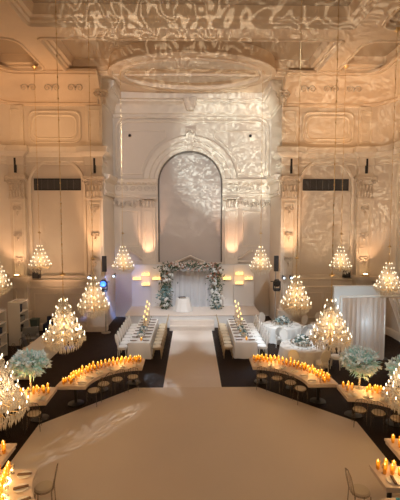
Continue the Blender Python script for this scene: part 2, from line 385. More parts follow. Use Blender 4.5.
# lower entablature of the alcove, left and right of the arch, with scroll frieze
t12 = empty('trim_12', (0, YA, 0)); t12['kind'] = 'structure'
for sg in (-1, 1):
    fn = lambda u, v, o, sg=sg: (-sg * u, v - YA, o)
    xe = -(AR + .0 + (0.14 if sg < 0 else -.14))
    MB().sweep([(-XA, YW + .25), (-XA, YA), (xe, YA), ], [(0, 7.35), (-.1, 7.36), (-.1, 7.48), (-.14, 7.5), (-.14, 7.6), (-.08, 7.66), (-.08, 8.1), (-.16, 8.16), (-.28, 8.26), (-.3, 8.38), (-.36, 8.45), (-.02, 8.5), (0, 8.5)], fn).build('entablature', PLT, t12)
    m = MB()
    for k in range(6):
        xc = sg * (2.35 + .42 * k) ; scroll(m, (xc, 7.88), .17, -.1, 1 if k % 2 else -1, 1.7, .035)
    for k in range(9): m.box(sg * (2.2 + .3 * k) - .06, sg * (2.2 + .3 * k) + .06, -.26, -.1, 8.14, 8.24)
    for k in range(5): scroll(m, (sg * (3.2 + .35 * k), 7.0 - .12 * (k % 2)), .2, -.06, 1 if k % 2 else -1, 1.6, .04)
    for k in range(7): m.leaf((sg * (3.1 + .26 * k), -.05, 7.25), (0.2 * sg, -.3, -1), .5, .09)
    m.build('frieze_relief', ORN, t12)
    # alcove pilaster flanking the arch
    xc = sg * 2.52 - .14; hw = .4
    m = MB().box(xc - hw, xc + hw, -.2, 0, 0, 6.75).box(xc - hw - .05, xc + hw + .05, -.26, 0, 2.9, 3.3)
    m.sweep(rrect(xc - hw + .12, xc + hw - .12, 3.6, 6.55, .05, 2), [(0, 0), (0, .03), (.05, .035), (.07, 0)], lambda u, v, o: (u, -.2 - o, v), True)
    m.build('pilaster_shaft', PLT, t12)
    m = MB().box(xc - hw - .04, xc + hw + .04, -.25, 0, 6.72, 6.8).box(xc - hw - .1, xc + hw + .1, -.36, 0, 7.26, 7.36)
    acanthus(m, xc, hw * 2, -.2, 6.8, 7.26, 1, 4); scroll(m, (xc - hw, 7.15), .13, -.3, -1, 1.5, .035); scroll(m, (xc + hw, 7.15), .13, -.3, 1, 1.5, .035)
    m.build('pilaster_capital', ORN, t12)
    # door-case pediment above the backdrop panels, wall panel over it
    xd = sg * 3.75 - .1
    m = MB().sweep([(xd - .78, 3.55), (xd, 4.05), (xd + .78, 3.55)], [(0, 0), (0, .16), (.1, .2), (.16, .1), (.16, 0)], lambda u, v, o: (u, -o, v))
    m.box(xd - .85, xd + .85, -.2, 0, 3.4, 3.52).box(xd - .7, xd + .7, -.08, 0, 3.1, 3.4)
    m.sweep(rrect(xd - .6, xd + .6, 4.35, 6.6, .06, 2), [(0, 0), (0, .04), (.07, .05), (.1, 0)], lambda u, v, o: (u, -o, v), True)
    m.build('pediment', PLT, t12)
m = MB().sweep([(AX - .9, 3.35), (AX - .45, 3.52), (AX, 3.72), (AX + .45, 3.52), (AX + .9, 3.35)], [(0, 0), (0, .06), (.08, .08), (.12, 0)], lambda u, v, o: (u, -o, v))
m.box(AX - AR, AX + AR, -.12, 0, 3.22, 3.38).build('center_pediment', PLT, t12)

# ---- ceiling
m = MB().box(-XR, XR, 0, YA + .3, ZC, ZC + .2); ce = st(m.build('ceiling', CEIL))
bx = MB()
for sg in (-1, 1):
    x0, x1 = sorted((sg * 6.25, sg * 7.35)); bx.box(x0, x1, 0, YW, ZB, ZC)
    x0, x1 = sorted((sg * 7.35, sg * XR)); bx.box(x0, x1, 20.6, YW, ZB, ZC); bx.box(x0, x1, 16.0, 17.2, ZB, ZC)
bx.box(-6.25, 6.25, 16.0, 17.2, ZB, ZC).box(-6.25, 6.25, 6.0, 7.2, ZB, ZC)
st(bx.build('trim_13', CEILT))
# coffer mouldings
mo = MB(); up = lambda u, v, o: (u, v, o)
CP = [(0, ZB - .03), (-.1, ZB - .05), (-.14, ZB), (0.0, ZB + .02)]
def coffer(x0, x1, y0, y1, r=.12):
    pts = rrect(x0, x1, y0, y1, r, 4)
    mo.sweep(pts, [(-.16, ZB), (-.14, ZB - .06), (-.05, ZB - .07), (0, ZB - .02), (.02, ZB + .06), (.1, ZB + .1), (.12, ZB + .2), (.26, ZB + .25), (.28, ZB + .38), (.36, ZC)], up, True)
coffer(-6.25, 6.25, 7.2, 16.0); coffer(-6.25, 6.25, 17.2, 21.1)
for sg in (-1, 1):
    a, b = sorted((sg * 7.35, sg * 9.9)); coffer(a, b, 17.2, 20.6, .5); coffer(a, b, 7.2, 16.0, .5)
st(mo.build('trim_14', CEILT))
# soffit plate in front of the alcove with an elliptical opening, ring moulding and shallow dome
EY, ERX, ERY = 21.1, 4.2, 2.75
pl = MB(); n = 40
xs = [-ERX + 2 * ERX * i / n for i in range(n + 1)]
for i in range(n):
    ya, yb = (EY + ERY * math.sqrt(max(0, 1 - (x / ERX) ** 2)) for x in xs[i:i + 2])
    pl.add([(xs[i], ya, ZB), (xs[i + 1], yb, ZB), (xs[i + 1], YA, ZB), (xs[i], YA, ZB), (xs[i], ya, ZC), (xs[i + 1], yb, ZC)], [(0, 1, 2, 3), (0, 4, 5, 1)])
for sg in (-1, 1):
    x0, x1 = sorted((sg * ERX, sg * 6.25)); pl.box(x0, x1, EY, YA, ZB, ZC)
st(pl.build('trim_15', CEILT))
el = [(ERX * cos(2 * pi * i / 96), EY + ERY * sin(2 * pi * i / 96)) for i in range(96)]
m = MB().sweep(el, [(0, ZC), (0, ZB + .08), (-.06, ZB + .05), (-.08, ZB - .05), (.02, ZB - .1), (.14, ZB - .1), (.18, ZB - .03), (.5, ZB - .03), (.54, ZB - .12), (.7, ZB - .12), (.76, ZB), (.84, ZB + .06), (.86, ZB + .25)], up, True)
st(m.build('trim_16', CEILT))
m = MB().lathe([(3.5, -.02), (2.8, .08), (1.8, .16), (.8, .19), (0, .2)], 64, (0, EY, ZB + .22), 1, .58); st(m.build('trim_17', PL))
m = MB().lathe([(0, -.14), (.2, -.12), (.3, -.05), (.5, -.04), (.55, 0)], 24, (0, EY, ZB + .4))
for k in range(12): a = k * pi / 6; m.leaf((.3 * cos(a), EY + .3 * sin(a), ZB + .3), (cos(a), sin(a), -.1), .5, .12)
m.build('ceiling_rosette', ORN, ce)

# ---- vents, wall speakers, uplights
for sg, px in ((-1, 'left'), (1, 'right')):
    v = empty('vent_grille', (sg * 7.2, YW + .12, 7.58)); tag(v, 'dark louvred vent grille high in the %s arched wall niche' % px, 'vent')
    MB().box(-1.22, 1.22, -.02, .04, 0, .62).build('backing', GRILL, v)
    m = MB()
    for z in (0, .57): m.box(-1.24, 1.24, -.06, .02, z, z + .05)
    for x in (-1.24, 1.19): m.box(x, x + .05, -.06, .02, 0, .62)
    m.build('frame', GRILL, v)
    m = MB()
    for k in range(7): m.box(-1.2 + .34 * k, -1.175 + .34 * k, -.055, 0, .05, .57)
    for k in range(9): m.box(-1.2, 1.2, -.045, 0, .08 + .055 * k, .095 + .055 * k)
    m.build('slats', GRILS, v)
    s = empty('wall_speaker', (sg * 8.33, YW - .1, 2.9)); tag(s, 'small dark loudspeaker mounted on the %s bay wall beside the lit ledge' % px, 'speaker')
    MB().box(-.17, .17, -.28, .02, 0, .56).build('cabinet', BLACK, s)
    MB().box(-.15, .15, -.3, -.27, .03, .53).lathe([(.09, 0), (.1, .01)], 16, (0, 0, .2)).build('grille_cloth', GRILL, s)
    MB().box(-.05, .05, 0, .1, .2, .3).build('bracket', DARK, s)
    u = empty('uplight', (sg * 9.21, YW - .62, 3.02)); tag(u, 'small warm uplight glowing on the stone ledge at the %s pilaster' % px, 'light')
    MB().box(-.16, .16, -.1, .1, 0, .06).lathe([(.1, .05), (.12, .1)], 16).build('housing', BRASS, u)
    MB().lathe([(0, .101), (.11, .101), (.11, .13), (0, .14)], 16).build('lens', WARML, u)

# ================================================================== FLOOR COVERINGS AND STAGE
oct_ = [(-2.07, 13.95), (-4.52, 11.4), (-4.52, 4.5), (-2.2, 2.4), (2.5, 2.4), (4.88, 4.5), (4.88, 11.4), (2.32, 13.95)]
tag(MB().prism(oct_, 0, .012).build('dance_floor', VINYL, smooth=False), 'large pale octagonal dance floor wrap in the middle of the room', 'dance floor')
tag(MB().box(-1.06, 1.04, 13.96, 21.35, 0, .010).build('aisle_runner', RUN, smooth=False), 'long pale aisle runner from the dance floor to the stage steps', 'aisle runner')
ST = .72
sp = empty('stage', (0, 21.95, 0)); tag(sp, 'low white stage platform filling the alcove below the arch', 'stage')
MB().box(-3.72, 3.78, 0, 2.5, 0, ST - .04).build('skirt', LINEN, sp); MB().box(-3.76, 3.82, -.04, 2.52, ST - .04, ST).build('deck', RUN, sp)
sp = empty('stage_steps', (-.03, 21.35, 0)); tag(sp, 'pale wrapped steps leading from the aisle up to the stage', 'steps')
for k in range(2): MB().box(-1.22, 1.22, .28 * k, .56, .24 * k, .24 * (k + 1)).build('step', RUN, sp)

# backdrop panels and their candle shelves
for i, (x0, x1, lab) in enumerate(((-3.72, -2.55, 'white backdrop panel at the far left of the stage'), (-2.53, -1.85, 'narrow white backdrop panel just left of the floral arch'), (1.55, 2.5, 'narrow white backdrop panel just right of the floral arch'), (2.52, 3.76, 'white backdrop panel at the far right of the stage'))):
    p = empty('backdrop_panel', ((x0 + x1) / 2, 24.28, ST)); tag(p, lab, 'panel'); w = (x1 - x0) / 2
    MB().box(-w, w, 0, .1, 0, 2.55).build('board', WHITE, p); MB().box(-w - .01, w + .01, -.03, .12, 2.5, 2.58).box(-w - .01, w + .01, -.03, .12, 0, .08).build('edge_trim', WHITE, p)
SHV = [(-3.38, 2.36, 'left'), (-2.85, 2.62, 'left'), (-2.85, 2.02, 'left'), (-2.2, 2.36, 'left'), (2.1, 2.36, 'right'), (2.85, 2.66, 'right'), (2.85, 2.08, 'right'), (3.42, 2.36, 'right')]
SLAB = ['outermost on the left panels', 'upper middle on the left panels', 'lower middle on the left panels', 'nearest the floral arch on the left panels', 'nearest the floral arch on the right panels', 'upper middle on the right panels', 'lower middle on the right panels', 'outermost on the right panels']
for (x, z, sd), lb in zip(SHV, SLAB):
    s = empty('candle_shelf', (x, 24.25, z)); tag(s, 'small white wall shelf of glowing candles, ' + lb, 'candle shelf', 'candle shelves on the stage panels')
    MB().box(-.26, .26, -.2, 0, 0, .03).build('shelf', WHITE, s)
    for k in range(4): MB().lathe([(.045, .03), (.045, .15 + .03 * (k % 2)), (0, .16 + .03 * (k % 2))], 10, (-.18 + .12 * k, -.1, 0)).build('candle', LEDW, s)

# back drape and floral arch
def drape(name, x0, x1, y, z0, z1, amp, waves, m, lab, cat='curtain', fn=None, top=.4):
    mb = MB(); wave_cloth(mb, x0 - (x0 + x1) / 2, x1 - (x0 + x1) / 2, 0, 0, z1 - z0, amp, waves, 90, fn, .012, top)
    return tag(mb.build(name, m, None, ((x0 + x1) / 2, y, z0), ang=80), lab, cat)
drape('back_drape', -1.5, 1.25, 24.12, ST, 3.2, .05, 9, DRAPE, 'white pleated drape hanging behind the floral arch')
fa = empty('floral_arch', (-.12, 23.45, ST)); tag(fa, 'floral wedding arch of greenery, white and rust flowers on the stage', 'flower arch')
AXH, AH = 1.5, 2.6
for sx in (-1, 1):
    MB().box(sx * AXH - .04, sx * AXH + .04, -.04, .04, 0, AH).build('post', WHITE, fa)
MB().box(-AXH, AXH, -.04, .04, AH - .08, AH).build('beam', WHITE, fa)
MB().box(-AXH + .05, AXH - .05, -.01, .01, AH - .3, AH - .06).build('valance', DRAPE, fa)
def arch_pts(n, f):
    for _ in range(n):
        r = random.random()
        if r < .36: p = (-AXH + random.gauss(0, .17), random.gauss(0, .15), random.uniform(.05, AH + .1))
        elif r < .72: p = (AXH + random.gauss(0, .17), random.gauss(0, .15), random.uniform(.05, AH + .1))
        else:
            x = random.uniform(-AXH, AXH); p = (x, random.gauss(0, .15), AH - .02 + random.gauss(0, .09) - .28 * (abs(x) / AXH) ** 2 * random.random())
        f(p)
fl = MB(); arch_pts(1300, lambda p: fl.leaf(p, (random.gauss(0, 1), random.gauss(-.3, 1), random.gauss(0, .9)), random.uniform(.12, .26), .04, random.uniform(-.4, .4)))
cl = lambda b: setattr(b, 'v', [(x, y, max(z, .01)) for x, y, z in b.v])
cl(fl); fl.build('foliage', LEAFD, fa)['kind'] = 'stuff'
tl = MB()
for sx, z0, z1, n in ((-1, .5, 1.35, 150), (1, .15, .8, 60)):
    for _ in range(n): tl.leaf((sx * AXH + random.gauss(0, .15), random.gauss(-.1, .12), random.uniform(z0, z1)), (random.gauss(0, 1), random.gauss(-.6, 1), random.gauss(0, .9)), .22, .05, random.uniform(-.4, .4))
cl(tl); o = tl.build('teal_foliage', LEAFT, fa); o['kind'] = 'stuff'; o['label'] = 'teal leaves low on the posts'
def blossom(mb, p, r):
    for k in range(6):
        d = Vector((random.gauss(0, 1), random.gauss(-.5, .8), random.gauss(0, 1))).normalized() * r * .55; mb.ball(Vector(p) + d, r * .6, 6)
wb = MB()
for sx, z0, z1, n in ((1, .15, 1.25, 62), (-1, .2, 1.2, 16), (1, 1.5, 2.6, 14), (-1, 1.5, 2.6, 22)):
    for _ in range(n): blossom(wb, (sx * AXH + random.gauss(0, .15), -.12 + random.gauss(0, .08), random.uniform(z0, z1)), random.uniform(.07, .11))
for _ in range(18): blossom(wb, (random.uniform(-1.3, 1.3), -.14, AH + random.gauss(0, .1)), .055)
cl(wb); o = wb.build('white_blossoms', PETW, fa); o['kind'] = 'stuff'
rb = MB()
for sx, n in ((-1, 16), (1, 30)):
    for _ in range(n): blossom(rb, (sx * AXH + random.gauss(0, .15), -.1 + random.gauss(0, .08), random.uniform(1.7, 2.75)), .07)
for _ in range(26): blossom(rb, (random.uniform(-1.3, 1.3), -.1, AH + random.gauss(0, .1)), .06)
o = rb.build('rust_blossoms', PETR, fa); o['kind'] = 'stuff'
pb = MB()
for _ in range(26): blossom(pb, (random.uniform(-1.4, 1.4), -.15, AH - .05 + random.gauss(0, .12)), .06)
o = pb.build('blush_blossoms', PETP, fa); o['kind'] = 'stuff'

def round_cloth(rt, h, rb_, folds=14, n=84):
    mb = MB(); vs = []; fs = []
    prof = [(0, h), (rt * .6, h), (rt, h), (rt + .015, h - .03), (rt + (rb_ - rt) * .4, h * .55), (rb_, .02)]
    for i in range(n):
        a = 2 * pi * i / n
        for k, (r, z) in enumerate(prof):
            q = max(0, k - 3) / 2; r2 = r * (1 + .05 * q * sin(folds * a)); vs.append((r2 * cos(a), r2 * sin(a), z))
    m_ = len(prof)
    for i in range(n):
        j = (i + 1) % n
        for k in range(m_ - 1): fs.append((i * m_ + k, j * m_ + k, j * m_ + k + 1, i * m_ + k + 1))
    return mb.add(vs, fs)
t = empty('ceremony_table', (-.55, 23.0, ST)); tag(t, 'small round ceremony table under a white floor-length cloth on the stage', 'table')
round_cloth(.38, .76, .56, 10).build('tablecloth', LINEN, t, ang=80); MB().lathe([(.2, 0), (.04, .04), (.04, .7), (.36, .72), (.36, .745), (0, .745)], 16).build('pedestal', DARK, t)
t = empty('book', (-.6, 22.95, ST + .762), .2); tag(t, 'dark closed book lying on the small ceremony table', 'book')
MB().box(-.2, .2, -.13, .13, 0, .012).box(-.2, .2, -.13, .13, .06, .072).box(-.2, -.188, -.13, .13, 0, .072).build('cover', BLACK, t); MB().box(-.185, .19, -.12, .12, .012, .06).build('pages', NAPW, t)

# ================================================================== CHAIRS
def oval_chair(fm, cush):
    c = empty('dining_chair')
    MB().lathe([(0, .47), (.2, .475), (.225, .5), (.2, .535), (0, .545)], 20).build('seat', cush, c)
    MB().lathe([(.19, .415), (.225, .42), (.225, .47), (.19, .472)], 20).build('seat_frame', fm, c)
    for x, y in ((-.16, .15), (.16, .15), (-.16, -.16), (.16, -.16)):
        MB().tube([(x, y, .43), (x * 1.1, y * 1.15, .2), (x * 1.12, y * 1.2, 0)], [.024, .018, .013], 7).build('leg', fm, c)
    e = [(.205 * cos(2 * pi * k / 24), -.24 - .06 * sin(2 * pi * k / 24), .79 + .25 * sin(2 * pi * k / 24)) for k in range(24)]
    f = MB().tube(e, .022, 6, True)
    for sx in (-1, 1): f.tube([(sx * .12, -.19, .44), (sx * .12, -.19, .6)], .018, 6)
    f.build('back_frame', fm, c)
    vs = [(0, -.26, .79), (0, -.205, .79)]; fs = []
    for k in range(24):
        a = 2 * pi * k / 24; vs += [(.19 * cos(a), -.25 - .055 * sin(a), .79 + .23 * sin(a)), (.19 * cos(a), -.222 - .055 * sin(a), .79 + .23 * sin(a))]
    for k in range(24):
        l = (k + 1) % 24; fs += [(0, 2 + 2 * k, 2 + 2 * l), (1, 3 + 2 * l, 3 + 2 * k), (2 + 2 * k, 3 + 2 * k, 3 + 2 * l, 2 + 2 * l)]
    MB().add(vs, fs).build('backrest', cush, c)
    return c
def slim_chair():
    c = empty('dining_chair')
    MB().lathe([(0, .45), (.165, .455), (.19, .475), (.17, .505), (0, .515)], 22).build('seat', CREAM, c)
    MB().lathe([(.16, .43), (.19, .43), (.19, .455), (.16, .455)], 22).build('seat_frame', SMOKE, c)
    for x, y in ((-.15, .15), (.15, .15), (-.16, -.17), (.16, -.17)):
        MB().tube([(x, y, .44), (x * 1.12, y * 1.12, 0)], [.016, .011], 6).build('leg', SMOKE, c)
    MB().tube([(-.16, -.17, .43), (-.18, -.23, .7), (-.15, -.26, .86), (0, -.27, .92), (.15, -.26, .86), (.18, -.23, .7), (.16, -.17, .43)], .013, 6).build('back_frame', SMOKE, c)
    m = MB()
    for x in (-.08, 0, .08): m.tube([(x, -.19, .44), (x * 1.1, -.265, .89 if x else .915)], .007, 5)
    m.build('spindles', SMOKE, c)
    return c
CH_W = oval_chair(CHAIRW, LINEN); CH_S = slim_chair(); CH_G = oval_chair(CHAIRG, CREAM)

# ================================================================== TABLEWARE
def votive():
    v = MB().lathe([(.0, 0), (.038, 0), (.046, .02), (.05, .13), (.046, .13), (.042, .03), (0, .025)], 12).build('votive_candle', AMBER)
    MB().lathe([(.03, .026), (.03, .06), (0, .062)], 10).build('candle', WAX, v)
    MB().lathe([(0, .06), (.016, .075), (.02, .095), (.01, .13), (0, .16)], 8).build('flame', FLAME, v); return v
def plate():
    p = MB().lathe([(0, 0), (.08, 0), (.13, .018), (.14, .02), (.13, .024), (.08, .008), (0, .008)], 20).build('plate', CHINA); return p
def napkin(m):
    o = MB().box(-.028, .028, -.14, .14, 0, .014).box(-.024, .024, -.13, .13, .014, .022).build('napkin', m); return o
def goblet():
    g = MB().lathe([(.036, 0), (.036, .004), (.006, .01), (.005, .09), (.03, .12), (.038, .16), (.032, .2), (.03, .2), (.035, .16), (.026, .122), (0, .1)], 12).build('wine_glass', CLEAR); return g
def taper(h):
    t = MB().lathe([(.06, 0), (.06, .012), (.015, .03), (.012, h * .55), (.03, h * .58), (.03, h * .6)], 12).build('candlestick', BRASS)
    MB().lathe([(.014, h * .6), (.013, h), (0, h)], 8).build('candle', WAX, t)
    MB().lathe([(0, h), (.016, h + .02), (.021, h + .05), (.01, h + .1), (0, h + .13)], 8).build('flame', FLAME, t); return t
VOT, PLA, NAP, NAPP, GOB = votive(), plate(), napkin(NAPK), napkin(NAPW), goblet()

# ================================================================== CURVED TABLES ROUND THE DANCE FLOOR
TH = .75
TABLES = [  # key, centre, ri, ro, a0, a1, candles, seats, where
    ('A', (-1.8, 12.38), 1.58, 2.54, 90, 180, 44, 4, 'left curved table nearest the aisle'),
    ('B', (-4.25, 9.85), 1.46, 2.48, 90, 180, 42, 4, 'left curved table under the mint flowers'),
    ('C', (-4.15, 6.7), 1.5, 2.45, 90, 150, 24, 0, 'left curved table just above the bottom corner'),
    ('D', (-1.72, 8.15), 1.56, 2.5, 180, 235, 36, 0, 'curved table in the bottom left corner'),
    ('E', (2.15, 12.4), 1.55, 2.52, 0, 90, 44, 4, 'right curved table nearest the aisle'),
    ('F', (4.58, 9.9), 1.48, 2.45, 0, 90, 42, 4, 'right curved table under the mint flowers'),
    ('G', (4.62, 6.75), 1.5, 2.45, 30, 90, 28, 0, 'right curved table just above the bottom corner'),
    ('H', (3.8, 5.75), 1.68, 2.43, 30, 90, 28, 0, 'curved table in the bottom right corner'),
]
def lamp(name, kind, loc, energy, col, size=.1, **k):
    l = bpy.data.lights.new(name, kind); l.energy = energy; l.color = col
    if kind in ('POINT', 'SPOT'): l.shadow_soft_size = size
    if kind == 'AREA': l.shape = 'RECTANGLE'; l.size = size; l.size_y = k.get('sy', size)
    if kind == 'SPOT': l.spot_size = R(k.get('ang', 60)); l.spot_blend = k.get('blend', .5)
    o = bpy.data.objects.new(name, l); COL.objects.link(o); o.location = loc
    if 'to' in k: o.rotation_euler = (Vector(k['to']) - Vector(loc)).to_track_quat('-Z', 'Y').to_euler()
    return o
CANDLE_W = 1.6
STANDS = ((-4.98, 12.05), (-6.05, 11.4), (5.2, 12.05), (6.3, 11.3))
for key, (cx, cy), ri, ro, a0, a1, nc, ns, where in TABLES:
    t = empty('curved_table', (cx, cy, 0)); tag(t, 'pale wood topped ' + where, 'table')
    MB().sector(0, 0, ri, ro, a0, a1, TH - .05, TH, 30).build('tabletop', WOODT, t)
    MB().sector(0, 0, ri + .02, ro - .02, a0 + .5, a1 - .5, TH - .12, TH - .051, 30).build('apron', WOODT, t)
    for k in range(3):
        a = R(a0 + (a1 - a0) * (.12 + .38 * k)); rm = (ri + ro) / 2
        MB().lathe([(.26, 0), (.26, .03), (.05, .06), (.05, TH - .13), (.2, TH - .12)], 14, (rm * cos(a), rm * sin(a), 0)).build('leg', DARK, t)
    rnd = random.Random(hash(key) % 7 if False else ord(key))
    for k in range(nc):
        u = (k + .5) / nc; a = R(a0 + (a1 - a0) * (.03 + .94 * u)); rr = ri + (ro - ri) * (.68 + (-.09, .09)[k % 2] + rnd.uniform(-.03, .03))
        if any(math.hypot(cx + rr * cos(a) - e[0], cy + rr * sin(a) - e[1]) < .2 for e in STANDS): continue
        o = place(VOT, USED, (cx + rr * cos(a), cy + rr * sin(a), TH), rnd.uniform(0, 6), 'amber glass votive candle on the ' + where, 'candle', 'votive candles on the ' + where)
        sc = rnd.uniform(1.15, 1.75); o.scale = (.8, .8, sc)
    for k in range(2):
        a = R(a0 + (a1 - a0) * (.25 + .5 * k)); rr = ri + (ro - ri) * .66
        lamp('candle_light', 'POINT', (cx + rr * cos(a), cy + rr * sin(a), TH + .26), CANDLE_W * 11, (1, .55, .18), .25)
    nset = 6 if key in 'ABEF' else 4
    for k in range(nset):
        u = (k + .5) / nset; ad = a0 + (a1 - a0) * u; a = R(ad); rr = ri + .2
        def at(r, da, z=TH): return (cx + r * cos(a + da), cy + r * sin(a + da), z)
        place(PLA, USED, at(rr, 0), 0, 'white dinner plate laid on the ' + where, 'plate', 'plates on the ' + where)
        place(NAP if key in 'DH' else NAPP, USED, at(rr, .0, TH + .02 + .004), a + pi / 2, 'folded %s napkin on a plate of the ' % ('brown' if key in 'DH' else 'pale') + where, 'napkin', 'napkins on the ' + where)
        place(GOB, USED, at(rr + .24, .06), 0, 'clear wine glass set on the ' + where, 'glass', 'wine glasses on the ' + where)
        place(GOB, USED, at(rr + .26, -.05), 0, 'clear wine glass set on the ' + where, 'glass', 'wine glasses on the ' + where)
    for k in range(ns):
        u = (k + .5) / ns; a = R(a0 + (a1 - a0) * (.02 + .96 * u)); rr = ri - .12
        x, y = cx + rr * cos(a), cy + rr * sin(a)
        place(CH_S, USED, (x, y, .0125 if False else 0), a - pi / 2, 'clear chair with round cream seat at the ' + where, 'chair', 'chairs at the ' + where)
place(CH_S, USED, (-3.08, 7.95, .012), R(100), 'clear slim chair with cream seat at the bottom left, on the dance floor', 'chair')
place(CH_S, USED, (3.42, 7.72, .012), R(-90), 'clear slim chair with cream seat at the bottom right, on the dance floor', 'chair')
# glowing strip winding among the candles of the near left table
pts = []
for k in range(40):
    a = R(180 + 50 * k / 39); r = 1.56 + .94 * (.55 + .1 * sin(k * .55)); pts.append((-1.72 + r * cos(a), 8.12 + r * sin(a), TH + .016))
tag(MB().tube(pts, .016, 6).build('light_strip', GARL), 'glowing warm light strip winding among candles at the bottom left', 'light strip')
# side table with a turquoise napkin, bottom right
t = empty('side_table', (3.98, 6.75, 0)); tag(t, 'small white side table at the bottom right edge', 'table')
MB().box(-.42, .5, -.4, .4, .7, .74).build('tabletop', WOODT, t)
for x in (-.38, .46):
    for y in (-.36, .36): MB().box(x - .02, x + .02, y - .02, y + .02, 0, .7).build('leg', DARK, t)
o = MB().prism([(-.16, -.07), (.16, -.1), (.18, .08), (-.14, .1)], 0, .02).prism([(-.12, -.06), (.12, -.07), (.13, .05), (-.11, .07)], .02, .035).build('napkin', TURQ, None, (3.98, 7.03, .74)); tag(o, 'turquoise folded napkin on the small side table at the bottom right', 'napkin')

# ================================================================== FLOWER STANDS
def bouquet(loc, r, vh, lab, seed):
    rnd = random.Random(seed); b = empty('flower_stand', loc); tag(b, lab, 'flowers')
    MB().lathe([(.11, 0), (.11, .02), (.035, .05), (.03, vh * .6), (.06, vh), (.055, vh), (.025, vh * .6), (0, .06)], 14).build('vase', CLEAR, b)
    c = Vector((0, 0, vh + r * .55)); f = MB(); w = MB(); s = MB()
    for _ in range(480):
        d = Vector((rnd.gauss(0, 1), rnd.gauss(0, 1), rnd.gauss(.12, .75))).normalized(); p = c + d * r * rnd.uniform(.3, .8) * (1 + .22 * sin(5 * d.x + seed) * cos(4 * d.y))
        p.z = c.z + (p.z - c.z) * .75
        f.leaf(p, d + Vector((0, 0, rnd.uniform(-.35, .35))), rnd.uniform(.14, .42) * r * 2, .024 * r * 2, rnd.uniform(-.5, .5))
    for _ in range(130):
        d = Vector((rnd.gauss(0, 1), rnd.gauss(0, 1), rnd.gauss(.2, .8))).normalized(); p = c + d * r * rnd.uniform(.6, 1.25); p.z = c.z + (p.z - c.z) * .8
        for k in range(5): w.leaf(p, d * .6 + Vector((rnd.gauss(0, .8), rnd.gauss(0, .8), rnd.gauss(0, .8))), .34 * r, .09 * r, rnd.uniform(-.5, .5))
    for _ in range(60):
        d = Vector((rnd.gauss(0, 1), rnd.gauss(0, 1), abs(rnd.gauss(.5, .6)))).normalized(); s.tube([(0, 0, vh * .35), tuple(c * .8), tuple(c + d * r * .6)], .006, 4)
    s.build('stems', LEAFD, b); o = f.build('foliage', LEAFM, b, smooth=False); o['kind'] = 'stuff'; o = w.build('blossoms', BLOSM, b, smooth=False); o['kind'] = 'stuff'
bouquet((-4.98, 12.05, TH), .43, .62, 'mint and white flower stand on the left table, the one nearer the aisle', 1)
bouquet((-6.05, 11.4, TH), .43, .55, 'mint and white flower stand at the very left edge of the photo', 2)
bouquet((5.2, 12.05, TH), .45, .60, 'mint and white flower stand on the right table, in front of the pale curtain', 3)
bouquet((6.3, 11.3, TH), .42, .58, 'mint and white flower stand at the right edge of the photo', 4)

# ================================================================== LONG TABLES
for (bx_, by_) in STANDS: lamp('added_flower_spot', 'SPOT', (bx_ * .8, by_ - 4.5, 13.2), 1500, (.78, .95, 1), .05, to=(bx_, by_, 1.7), ang=6, blend=.4)  # unseen cool spots, added to brighten the flower stands
def low_flowers(loc, r, lab, seed, group=None):
    rnd = random.Random(seed); b = empty('flower_centerpiece', loc); tag(b, lab, 'flowers', group)
    MB().lathe([(.07, 0), (.09, .05), (.08, .12), (0, .1)], 12).build('bowl', CHINA, b)
    f = MB(); w = MB()
    for _ in range(70): d = Vector((rnd.gauss(0, 1), rnd.gauss(0, 1), abs(rnd.gauss(.5, .6)))).normalized(); f.leaf(Vector((0, 0, .12)) + d * r * .5, d, r * .8, r * .16, rnd.uniform(-.4, .4))
    for _ in range(26): d = Vector((rnd.gauss(0, 1), rnd.gauss(0, 1), abs(rnd.gauss(.6, .6)))).normalized(); w.ball(Vector((0, 0, .12)) + d * r * .85, r * .22, 6)
    o = f.build('foliage', LEAFT, b); o['kind'] = 'stuff'; o = w.build('blossoms', PETW, b); o['kind'] = 'stuff'
